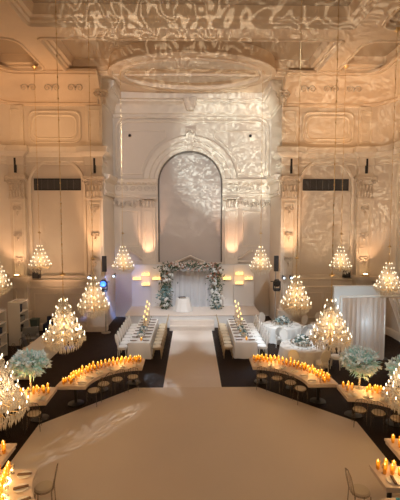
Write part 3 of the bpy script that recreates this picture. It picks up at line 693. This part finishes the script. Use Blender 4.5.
for sg, sd in ((-1, 'left'), (1, 'right')):
    cx, y0, y1, hw = sg * 2.3, 16.85, 20.95, .46
    t = empty('banquet_table', (cx, y0, 0)); tag(t, 'long banquet table on the %s of the aisle' % sd, 'table'); L = y1 - y0
    MB().box(-hw + .02, hw - .02, .02, L - .02, TH - .04, TH - .004).build('tabletop', WOODT, t)
    for x in (-hw + .1, hw - .1):
        for y in (.15, L - .15): MB().box(x - .03, x + .03, y - .03, y + .03, 0, TH - .04).build('leg', DARK, t)
    m = MB(); pth = [(hw, 0), (hw, L), (-hw, L), (-hw, 0)]
    per = []
    for (xa, ya), (xb, yb) in zip(pth, pth[1:] + pth[:1]):
        n = max(4, int(math.hypot(xb - xa, yb - ya) / .1)); per += [(xa + (xb - xa) * i / n, ya + (yb - ya) * i / n) for i in range(n)]
    vs = []; fs = []; n = len(per)
    for i, (x, y) in enumerate(per):
        nx = (1 if x >= hw - 1e-6 else -1 if x <= -hw + 1e-6 else 0); ny = (-1 if y <= 1e-6 else 1 if y >= L - 1e-6 else 0)
        for k, (o, z) in enumerate(((-.03, TH), (.005, TH - .002), (.012, TH - .04), (.03 + .02 * sin(i * 1.1), .4), (.05 + .035 * sin(i * 1.1), .04))): vs.append((x + nx * o, y + ny * o, z))
    for i in range(n):
        j = (i + 1) % n
        for k in range(4): fs.append((i * 5 + k, j * 5 + k, j * 5 + k + 1, i * 5 + k + 1))
    fs.append(tuple(i * 5 for i in range(n))); m.add(vs, fs)
    tag(m.build('tablecloth', LINEN, None, (cx, y0, 0), ang=60), 'white cloth draped over the long %s banquet table' % sd, 'tablecloth')
    N = 8
    for k in range(N):
        y = y0 + L * (k + .5) / N
        for e in (-1, 1):
            place(PLA, USED, (cx + e * .28, y, TH + .002), 0, 'white dinner plate on the long %s banquet table' % sd, 'plate', 'plates on the long %s table' % sd)
            place(NAP, USED, (cx + e * .28, y, TH + .025), R(90), 'dark folded napkin on a plate of the long %s banquet table' % sd, 'napkin', 'napkins on the long %s table' % sd)
            place(GOB, USED, (cx + e * .13, y + .1, TH + .002), 0, 'clear wine glass on the long %s banquet table' % sd, 'glass', 'wine glasses on the long %s table' % sd)
            inn = (e == -sg)
            place(CH_G if inn else CH_W, USED, (cx + e * .75, y, 0), R(90) * e, ('gold framed cream chair on the aisle side of the long %s table' if inn else 'white oval-backed chair on the outer side of the long %s table') % sd, 'chair', 'chairs on the %s side of the long %s table' % ('aisle' if inn else 'outer', sd))
    for k in range(2): low_flowers((cx + .0, y0 + .75 + .85 * k, TH + .002), .17, 'low white flower centrepiece in the middle of the long %s table, %s' % (sd, ('nearest the camera', 'the farther one')[k]), 20 + k, 'centrepieces on the long %s table' % sd)
    for k in range(8):
        tp = taper(.45 + .07 * k); tp.location = (cx + .0 + .07 * (-1) ** k, y0 + 2.05 + .25 * k, TH + .002)
        tag(tp, 'tall lit taper candle in the row at the far end of the long %s table' % sd, 'candle', 'taper candles on the long %s table' % sd)
    for k in range(4):
        o = place(VOT, USED, (cx + .06 * (-1) ** k, y0 + .3 + .27 * (k + (k > 0) * .8 + (k > 1) * .5), TH + .002), 0, 'small votive candle on the near half of the long %s table' % sd, 'candle', 'votives on the long %s table' % sd); o.scale = (1, 1, 1)
    lamp('taper_light', 'POINT', (cx, y0 + 3.0, TH + 1.1), 5, (1, .55, .2), .1)

# ================================================================== ROUND TABLES AT RIGHT
BLK = [(6.35, 16.7, .6, -1), (4.62, 16.35, 1.38, 0), (4.5, 19.75, 1.38, 1), (6.7, 19.6, 1.2, 2), (5.2, 21.5, .85, -1)]
for i, (cx, cy, r, lab) in enumerate(((4.62, 16.35, .93, 'nearest the curved candle table'), (4.5, 19.75, .93, 'farther back, near the pilaster'), (6.7, 19.6, .78, 'half hidden behind the large right chandelier'))):
    t = empty('round_table', (cx, cy, 0)); tag(t, 'round dining table on the right, ' + lab, 'table')
    MB().lathe([(.3, 0), (.05, .06), (.05, .68), (r - .05, .7), (r - .04, TH - .01), (0, TH - .01)], 28).build('pedestal_top', WOODT, t)
    tag(round_cloth(r, TH, r + .1, 18).build('tablecloth', LINEN, None, (cx, cy, 0), ang=80), 'white floor-length cloth on the round table, ' + lab, 'tablecloth')
    low_flowers((cx, cy, TH), .3, 'white flower centrepiece on the round table, ' + lab, 40 + i)
    for k in range(8):
        a = 2 * pi * k / 8 + .3 + i
        place(PLA, USED, (cx + (r - .2) * cos(a), cy + (r - .2) * sin(a), TH), 0, 'white plate laid on the round table, ' + lab, 'plate', 'plates on the round table ' + lab)
        place(GOB, USED, (cx + (r - .42) * cos(a + .15), cy + (r - .42) * sin(a + .15), TH), 0, 'clear wine glass on the round table, ' + lab, 'glass', 'glasses on the round table ' + lab)
        place(GOB, USED, (cx + (r - .45) * cos(a - .15), cy + (r - .45) * sin(a - .15), TH), 0, 'clear wine glass on the round table, ' + lab, 'glass', 'glasses on the round table ' + lab)
        rr = r + .40; q = (cx + rr * cos(a), cy + rr * sin(a))
        if q[0] < 3.45 or any(math.hypot(q[0] - e[0], q[1] - e[1]) < e[2] for e in BLK if e[3] != i): continue
        BLK.append((q[0], q[1], .62, -1)); place(CH_W, USED, (q[0], q[1], 0), a + pi / 2, 'white oval-backed chair around the round table, ' + lab, 'chair', 'chairs around the round table ' + lab)

# ================================================================== LEFT CORNER
t = empty('buffet_table', (-6.5, 14.7, 0)); tag(t, 'long pale buffet table running along the left side of the room', 'table')
MB().box(-.4, .4, 0, 5.3, TH - .04, TH).build('tabletop', LINEN, t); MB().box(-.38, .38, .02, 5.28, .03, TH - .04).build('skirt', LINEN, t)
for i, (y, lab) in enumerate(((18.9, 'taller looking white open shelving unit by the left bay wall'), (16.55, 'white open shelving unit cut by the left photo edge'))):
    t = empty('shelving_unit', (-8.5, y, 0)); tag(t, lab, 'shelf')
    MB().box(-.28, .28, 0, .04, 0, 2.1).build('side_panel', WHITE, t); MB().box(-.28, .28, .96, 1.0, 0, 2.1).build('side_panel', WHITE, t)
    MB().box(-.28, -.25, .04, .96, 0, 2.1).build('back_panel', WHITE, t)
    for k in range(5): MB().box(-.25, .28, .04, .96, .06 + .49 * k, .1 + .49 * k).build('shelf', WHITE, t)
    for k, (zz, w, h) in enumerate(((.59, .3, .3), (1.08, .5, .25), (1.57, .22, .36))):
        o = MB().box(-.15, .15, 0, w, 0, h).box(-.16, .16, -.01, w + .01, h - .04, h).build('storage_box', (BLACK, GREYF, BLUEF)[(k + i) % 3], None, (-8.45, y + .25, zz)); tag(o, '%s storage box on the %s shelf of the %s shelving unit' % (('black', 'grey', 'navy')[(k + i) % 3], ('second', 'third', 'fourth')[k], ('farther', 'left edge')[i]), 'box')
def armchair(loc, rz, m, lab):
    c = empty('armchair', loc, rz); tag(c, lab, 'armchair')
    MB().box(-.36, .36, -.34, .34, .1, .42).build('base', m, c); MB().box(-.26, .26, -.22, .35, .42, .52).build('seat', m, c)
    MB().box(-.36, .36, -.4, -.24, .1, .9).build('backrest', m, c)
    for s in (-1, 1): MB().box(s * .31 - .06, s * .31 + .06, -.3, .34, .1, .64).build('arm', m, c)
    for x in (-.3, .3):
        for y in (-.32, .28): MB().box(x - .025, x + .025, y - .025, y + .025, 0, .1).build('leg', DARK, c)
armchair((-7.62, 18.6, 0), R(200), GREYF, 'grey armchair in front of the left shelving unit')
armchair((-7.35, 20.75, 0), R(180), BLUEF, 'navy armchair against the left bay wall')
c = empty('bin', (-8.25, 20.75, 0)); tag(c, 'grey-green bin standing against the left bay wall', 'bin')
MB().lathe([(.2, 0), (.26, .8), (.25, .8), (.19, .02), (0, .02)], 4).build('body', GREENP, c, rz=R(45)); MB().box(-.2, .2, -.2, .2, .8, .86).build('lid', GREENP, c)
for k in range(3):
    place(CH_S, USED, (-7.15, 16.3 + .75 * k, 0), R(-90), 'clear slim chair behind the long buffet table on the left', 'chair', 'chairs behind the buffet table')

# ================================================================== LIGHT TOWERS
for sg, sd in ((-1, 'left'), (1, 'right')):
    x = -4.62 if sg < 0 else 4.42
    t = empty('light_stand', (x, 21.05, 0)); tag(t, 'slim grey light stand at the %s corner of the stage alcove' % sd, 'stand')
    MB().lathe([(.25, 0), (.25, .03), (.03, .05), (.03, 4.1)], 12).build('pole', SILV, t); MB().box(-.25, .25, -.02, .02, 2.72, 2.76).build('crossbar', DARK, t)
    s = empty('column_speaker', (x, 20.98, 3.3)); tag(s, 'tall black column loudspeaker at the %s corner of the alcove' % sd, 'speaker')
    MB().box(-.11, .11, -.12, .03, 0, .82).build('cabinet', BLACK, s); MB().box(-.09, .09, -.135, -.12, .03, .79).build('grille', GRILL, s)
    h = empty('moving_head_light', (x, 20.72, 2.78)); tag(h, ('stage light glowing blue beside the left pilaster' if sg < 0 else 'black stage light hanging beside the right pilaster'), 'stage light')
    MB().box(-.16, .16, -.1, .1, -.5, -.36).build('base', BLACK, h)
    m = MB()
    for q in (-1, 1): m.box(q * .17 - .025, q * .17 + .025, -.06, .06, -.44, .02)
    m.build('yoke', BLACK, h)
    MB().lathe([(.1, -.26), (.15, -.2), (.15, .05), (.1, .12), (0, .12)], 16).build('head', BLACK, h)
    b = MB(); b.lathe([(0, 0), (.145, 0), (.145, .02), (0, .03)], 16); b.v = [(vx, -.15 - vz, -.08 + vy) for vx, vy, vz in b.v]
    b.build('lens', BLUEL if sg < 0 else DARK, h)
for x, z, lab in ((-5.45, 2.98, 'left of the blue stage light'), (-4.15, 3.05, 'right of the blue stage light'), (4.85, 2.93, 'beside the right alcove pilaster'), (5.25, 2.93, 'in front of the right pilaster')):
    h = empty('spotlight', (x, 20.95, z)); tag(h, 'small cool white spotlight ' + lab, 'stage light')
    b = MB().lathe([(.05, 0), (.09, .02), (.09, .2), (.05, .22)], 12); b.v = [(vx, vz, vy) for vx, vy, vz in b.v]; b.build('can', BLACK, h)
    b = MB().lathe([(0, 0), (.06, 0), (.06, .015), (0, .02)], 12); b.v = [(vx, -.01 - vz, vy) for vx, vy, vz in b.v]; b.build('lens', COOL, h)
    MB().box(-.02, .02, .18, .5, .06, .1).build('bracket', DARK, h)

# ================================================================== RIGHT DRAPES
drape('sheer_curtain', 6.35, 8.15, 16.6, .02, 2.72, .032, 9, SHEER, 'tall pale sheer curtain on the right with a bluish glow')
def swag(p, u, v):
    x, y, z = p; k = .55 + .45 * min(1, max(0, (v - .35) / .65)) ** 1.2; return (.62 + (x - .62) * k, y, z)
drape('sheer_curtain', 8.22, 9.72, 16.4, .02, 2.72, .09, 7, SHEER, 'gathered pale curtain at the right photo edge', fn=swag)
p = empty('curtain_frame', (8.25, 16.75, 0)); tag(p, 'pipe frame carrying the pale curtains on the right', 'curtain frame')
MB().tube([(-1.95, 0, 2.76), (1.7, 0, 2.76)], .025, 8).build('rail', CHAIRW, p)
for x in (-1.95, 0, 1.7): MB().tube([(x, 0, 0), (x, 0, 3.0 if x == 0 else 2.76)], .025, 8).build('pole', CHAIRW, p); MB().box(x - .2, x + .2, -.2, .2, 0, .015).build('foot', DARK, p)
b = empty('partition', (7.75, 18.5, 0)); tag(b, 'white partition wall behind the sheer curtain on the right', 'partition')
MB().box(-1.1, 1.1, 0, .12, 0, 2.85).build('board', WHITE, b); MB().box(-1.14, 1.14, -.03, .15, 2.85, 2.92).build('cap', WHITE, b)
u = empty('uplight', (7.4, 16.95, 0)); tag(u, 'floor lamp glowing cool white through the sheer curtain', 'light')
MB().lathe([(.14, 0), (.14, .05), (.03, .07), (.03, 1.25), (.1, 1.3), (.1, 1.42), (0, 1.44)], 14).build('body', DARK, u)
MB().ball((0, 0, 1.55), .12, 12).build('globe', COOL, u)

# ================================================================== CHANDELIERS
def chandelier_proto():
    c = empty('crystal_chandelier')
    MB().lathe([(0, -.1), (.05, -.08), (.03, 0), (.06, .1), (.025, .2), (.05, .32), (.02, .42), (.045, .55), (.02, .65), (.04, .8), (.018, .95), (.035, 1.08), (.012, 1.15), (.012, 1.2)], 12).build('stem', BRASS, c)
    tiers = [(.10, .50, 14), (.26, .42, 12), (.44, .335, 10), (.62, .255, 8), (.80, .18, 6), (.97, .105, 4)]
    cr = MB(); rnd = random.Random(3)
    arm_m = {}; bulb_m = None
    for ti, (z, r, n) in enumerate(tiers):
        arm0 = MB().tube([(.02, 0, z + .02), (r * .35, 0, z - .07), (r * .75, 0, z - .08), (r, 0, z)], .008, 5)
        a0_ = None
        for k in range(n):
            a = 2 * pi * (k + .5 * (ti % 2)) / n
            if a0_ is None: a0_ = arm0.build('arm', BRASS, c); ar = a0_
            else: ar = a0_.copy(); COL.objects.link(ar); ar.parent = c
            ar.rotation_euler.z = a
            if bulb_m is None:
                bu = MB().lathe([(0, .07), (.008, .078), (.010, .092), (.007, .11), (0, .13)], 8).build('candle_bulb', BULB, c); bulb_m = bu
            else: bu = bulb_m.copy(); COL.objects.link(bu)
            bu.parent = ar; bu.location = (r, 0, z)
            cr.lathe([(.03, 0), (.036, .012), (.012, .016), (.011, .07)], 8, (r * cos(a), r * sin(a), z))
            # drops under each bobeche
            for q in range(5):
                b = 2 * pi * q / 5 + k; cr.octa((r * cos(a) + .035 * cos(b), r * sin(a) + .035 * sin(b), z - .035), .012, .055)
            # swag of beads to the next arm
            a2 = 2 * pi * (k + 1 + .5 * (ti % 2)) / n
            for q in range(1, 7):
                f = q / 7; an = a + (a2 - a) * f; sag = .07 * (1 - (2 * f - 1) ** 2); cr.octa((r * .97 * cos(an), r * .97 * sin(an), z - .01 - sag), .012, .03)
        # ring of long prisms inside each tier
        for k in range(n * 2):
            a = 2 * pi * k / (n * 2); rr = r * rnd.uniform(.7, .95); cr.octa((rr * cos(a), rr * sin(a), z - .05), .017, .11)
            cr.octa((rr * .6 * cos(a + .2), rr * .6 * sin(a + .2), z + .04), .016, .1)
        # strands rising to the tier above
        z2, r2 = (tiers[ti + 1][0], tiers[ti + 1][1]) if ti < 5 else (1.16, .03)
        for k in range(n):
            a = 2 * pi * k / n
            for q in range(6):
                f = (q + .5) / 6; rr = r * .8 * (1 - f) + r2 * .8 * f; rr -= .04 * sin(pi * f); cr.octa((rr * cos(a), rr * sin(a), z + (z2 - z) * f), .011, .03)
    # bottom basket of drops
    for ring in range(5):
        f = ring / 4; rr = .44 * cos(f * 1.35); zz = .02 - .2 * sin(f * 1.5)
        for k in range(int(34 * (1 - f * .75))):
            a = 2 * pi * k / int(34 * (1 - f * .75)) + ring * .3; cr.octa((rr * cos(a), rr * sin(a), zz), .015, .085 if ring < 4 else .14)
    o = cr.build('crystal_drops', CRYS, c, smooth=False); o['kind'] = 'stuff'
    return c
CP_ = chandelier_proto()
PJ = 1.0
CHS = [  # px-derived positions: x, y, z of the lowest crystals, scale, label
    (-3.22, 9.9, 2.70, 1.0, 'large crystal chandelier, second from the near left edge, above the dance floor side', 1),
    (-3.24, 13.0, 2.80, 1.0, 'crystal chandelier in front of the left pilaster beside the blue stage light', 1),
    (-3.58, 20.6, 3.2, 1.1, 'crystal chandelier hanging left of the stage arch before the backdrop', 1),
    (-7.72, 20.3, 3.32, 1.06, 'crystal chandelier in the left bay under the vent grille', 1),
    (-7.95, 16.3, 2.92, 1.05, 'crystal chandelier cut by the left photo edge at mid height', 1),
    (-3.57, 7.2, 2.2, 1.0, 'nearest crystal chandelier, largest, cut by the left photo edge', 1),
    (3.50, 9.9, 2.67, 1.0, 'large crystal chandelier on the right in front of the sheer curtain', 1),
    (3.5, 13.3, 2.78, 1.0, 'crystal chandelier on the right above the round white tables', 1),
    (3.5, 20.4, 3.2, 1.1, 'crystal chandelier hanging right of the stage arch before the backdrop', 1),
    (7.45, 19.9, 3.26, 1.06, 'crystal chandelier in the right bay under the vent grille', 1),
    (8.02, 16.1, 2.86, 1.06, 'crystal chandelier near the right photo edge at mid height', 1),
    (4.13, 7.2, 2.33, 1.0, 'nearest crystal chandelier, cut by the right photo edge', 1),
]
CHW = 50
for i, (x, y, z, sc, lab, _) in enumerate(CHS):
    zz = z + .25
    c = place(CP_, USED, (x, y, zz), i * .37, lab, 'chandelier'); c.scale = (sc, sc, sc)
    top = ZC if abs(x) < 6.25 and not (16 < y < 17.2) else ZB
    if abs(x) < 4.2 and y > 18.5: top = ZB + .2
    if abs(x) > 7.35 and y > 20.6: top = ZB
    H_ = (top - zz) / sc
    m = MB().tube([(0, 0, 1.18), (0, 0, H_)], .008, 6)
    for k in range(int((H_ - 1.3) / .5)): m.ball((0, 0, 1.45 + .5 * k), .02, 6, 1.6)
    m.build('chain', BRASS, c)
    MB().lathe([(0, 1.66), (.06, 1.68), (.08, 1.71), (.02, 1.73), (.015, 1.8)], 14).build('coupling', BRASS, c)
    MB().lathe([(.02, H_ - .12), (.1, H_ - .06), (.16, H_ - .002)], 16).build('ceiling_canopy', BRASS, c)
    m = MB()
    for k in range(14):
        m.octa((0, 0, 1.95 + .14 * k), .016, .06)
    if y < 14: m.build('crystal_sleeve', CRYS, c, smooth=False)
    lamp('chandelier_light', 'POINT', (x, y, zz + .5), CHW, (1, .73, .47), .35)

# ================================================================== LIGHTS
WARM = (1, .56, .30)
def spot(loc, to, e, col, ang, size=.15, blend=.6): return lamp('lamp_or_added_spot', 'SPOT', loc, e, col, size, to=to, ang=ang, blend=blend)  # serves the wall uplights and also added fill spots without a fixture
for sg in (-1, 1):
    spot((sg * 9.21, 20.75, 3.2), (sg * 9.2, 21.45, 6.5), 120, WARM, 70)
    spot((sg * 5.2, 20.2, 2.6), (sg * 5.2, 21.45, 6.0), 620, (1, .54, .27), 30); spot((sg * 5.2, 19.6, .4), (sg * 5.3, 21.6, 9.5), 260, WARM, 40)
    spot((sg * 7.2, 19.6, .6), (sg * 7.2, 21.6, 9.5), 270, WARM, 85)
    spot((sg * 5.5, 9.0, 3.6), (sg * 7.9, 21.6, 8.6), 900, (1, .64, .42), 46, .3)  # added warm fill from across the room for the upper bay walls
    spot((sg * 2.0, 12.5, 13.3), (sg * 2.35, 18.8, .8), 3200, (.80, .90, 1), 20, .1)  # added cool spots that whiten the long tables, no fixture modelled
    spot((sg * 2.6 - .14, 23.4, 3.1), (sg * 2.55 - .14, 24.4, 5.0), 290, (1, .56, .34), 42, .08)
    lamp('cove_light', 'AREA', (sg * 7.4, 19.6, 9.9), 40, (1, .55, .25), 3.0, sy=.3, to=(sg * 7.4, 21.0, 13.4))
for x in (-2.85, 2.85): lamp('shelf_light', 'POINT', (x, 23.98, 2.6), 5, (1, .50, .15), .2)
# alcove stage wash and blue beam
WASH = spot((-.05, 7.0, 12.4), (-.05, 24.6, 6.7), 2900, (.90, .93, 1), 64, .1, .1)

spot((-4.3, 20.9, 2.9), (-4.6, 24, 2.0), 130, (.2, .35, 1), 80, .08)
spot((4.85, 20.6, 3.0), (2.3, 16.9, .6), 160, (.5, .68, 1), 24, .08)
lamp('curtain_glow', 'POINT', (7.4, 16.76, 1.7), 55, (.62, .85, 1), .08)

# patterned projectors (gobo): curling bands of light
def gobo(loc, to, e, col, ang, scale, seed, lo=.10):
    o = spot(loc, to, e, col, ang, .02, .5); o.name = 'pattern_projector'; l = o.data; l.use_nodes = True; nt = l.node_tree; N = nt.nodes.new; L = nt.links.new
    em = nt.nodes['Emission']; tc = N('ShaderNodeTexCoord'); sx = N('ShaderNodeSeparateXYZ'); L(tc.outputs['Normal'], sx.inputs[0])
    cb = N('ShaderNodeCombineXYZ')
    for k in (0, 1):
        d = N('ShaderNodeMath'); d.operation = 'DIVIDE'; L(sx.outputs[k], d.inputs[0]); L(sx.outputs[2], d.inputs[1]); L(d.outputs[0], cb.inputs[k])
    cb.inputs[2].default_value = seed
    n = N('ShaderNodeTexNoise'); n.inputs['Scale'].default_value = scale; n.inputs['Detail'].default_value = 0; n.inputs['Distortion'].default_value = 1.2; L(cb.outputs[0], n.inputs['Vector'])
    m = N('ShaderNodeMath'); m.operation = 'MULTIPLY'; m.inputs[1].default_value = 5.0; L(n.outputs['Fac'], m.inputs[0])
    f = N('ShaderNodeMath'); f.operation = 'PINGPONG'; f.inputs[1].default_value = .5; L(m.outputs[0], f.inputs[0])
    r = N('ShaderNodeMapRange'); r.interpolation_type = 'SMOOTHSTEP'; r.inputs['From Min'].default_value = .32; r.inputs['From Max'].default_value = .37; r.inputs['To Min'].default_value = lo; r.inputs['To Max'].default_value = 1; L(f.outputs[0], r.inputs['Value'])
    L(r.outputs[0], em.inputs['Strength']); return o
def shutter(o, hx, hy):
    l = o.data; l.use_nodes = True; nt = l.node_tree; N = nt.nodes.new; L = nt.links.new; em = nt.nodes['Emission']
    tc = N('ShaderNodeTexCoord'); sx = N('ShaderNodeSeparateXYZ'); L(tc.outputs['Normal'], sx.inputs[0]); out = []
    for k, h in ((0, hx), (1, hy)):
        d = N('ShaderNodeMath'); d.operation = 'DIVIDE'; L(sx.outputs[k], d.inputs[0]); L(sx.outputs[2], d.inputs[1])
        a = N('ShaderNodeMath'); a.operation = 'ABSOLUTE'; L(d.outputs[0], a.inputs[0])
        m = N('ShaderNodeMapRange'); m.inputs['From Min'].default_value = h; m.inputs['From Max'].default_value = h * .95; L(a.outputs[0], m.inputs['Value']); out.append(m)
    p = N('ShaderNodeMath'); p.operation = 'MULTIPLY'; L(out[0].outputs[0], p.inputs[0]); L(out[1].outputs[0], p.inputs[1]); L(p.outputs[0], em.inputs['Strength'])
shutter(WASH, .315, .42)
gobo((-2.0, 9.0, 3.0), (1.2, 16.3, 13.6), 3300, (1, .88, .70), 62, 14, 1.3, .14)
gobo((-3.0, 10.0, 3.2), (6.6, 21.5, 9.6), 6000, (1, .86, .64), 46, 24, 4.1, .15)
gobo((1.0, 9.0, 4.0), (-.14, 24.6, 6.8), 1500, (1, .94, .86), 17, 15, 3.3, .25)
gobo((-3.0, 11.0, 3.2), (2.4, 24.4, 9.8), 9500, (.88, 1, .95), 30, 32, 7.7, .18)

gobo((-4.62, 20.4, 2.7), (-1.2, 14.4, 0), 3000, (.75, .86, 1), 8, 30, 5.2, 0)
gobo((4.42, 20.6, 2.9), (-2.7, 11.2, 0), 5200, (.9, .95, 1), 5.5, 34, 2.2, 0)
hz = MB().box(-6.5, -3.1, 18.6, 20.5, 1.1, 3.3).build('haze', bpy.data.materials.new('thin_haze'), smooth=False)
hm = hz.data.materials[0]; hm.use_nodes = True; hm.node_tree.nodes.clear()
v_ = hm.node_tree.nodes.new('ShaderNodeVolumeScatter'); v_.inputs['Density'].default_value = .05; v_.inputs['Anisotropy'].default_value = .2
hm.node_tree.links.new(v_.outputs[0], hm.node_tree.nodes.new('ShaderNodeOutputMaterial').inputs['Volume'])
tag(hz, 'thin haze lit by the blue stage light on the left', 'haze', kind='stuff')
spot((-4.62, 20.4, 2.75), (-5.85, 18.6, 0), 14000, (.25, .42, 1), 9, .05)
spot((-4.62, 20.4, 2.75), (-3.35, 19.0, 0), 14000, (.25, .42, 1), 9, .05)
spot((3.0, 12.5, 13.3), (4.6, 17.8, .8), 5200, (.80, .92, 1), 20, .1)  # added cool spot that whitens the round tables
spot((0, 13.0, 13.3), (0, 22.2, .7), 4200, (.86, .93, 1), 24, .1)  # added cool spot that brightens the stage and steps
spot((5.5, 9.5, 12.5), (7.3, 16.6, 1.3), 1700, (1, .93, .86), 20, .1)  # added front fill that lightens the sheer curtain
W = bpy.data.worlds.new('World'); S.world = W; W.use_nodes = True
W.node_tree.nodes['Background'].inputs[0].default_value = (1, .70, .47, 1); W.node_tree.nodes['Background'].inputs[1].default_value = .09
lamp('room_bounce', 'AREA', (0, 1.0, 9.5), 130, (1, .74, .50), 9, sy=5, to=(0, 16, 6))

# ================================================================== CAMERA
cd = bpy.data.cameras.new('camera'); cd.sensor_fit = 'HORIZONTAL'; cd.sensor_width = 24; cd.lens = 24
cam = bpy.data.objects.new('camera', cd); COL.objects.link(cam); cam.location = (0, 0, 6)
cam.rotation_euler = (pi / 2 - math.atan(30 / 400), 0, -math.atan(7.5 / 400)); S.camera = cam
S.view_settings.view_transform = 'Standard'; S.view_settings.look = 'None'; S.view_settings.gamma = 1; S.view_settings.use_curve_mapping = False
S.view_settings.exposure = 0.15
S.cycles.use_denoising = True; S.cycles.use_adaptive_sampling = False
S.cycles.max_bounces = 6; S.cycles.diffuse_bounces = 3; S.cycles.transparent_max_bounces = 24; S.cycles.glossy_bounces = 2; S.cycles.transmission_bounces = 3
S.cycles.caustics_reflective = False; S.cycles.caustics_refractive = False; S.cycles.sample_clamp_indirect = 4
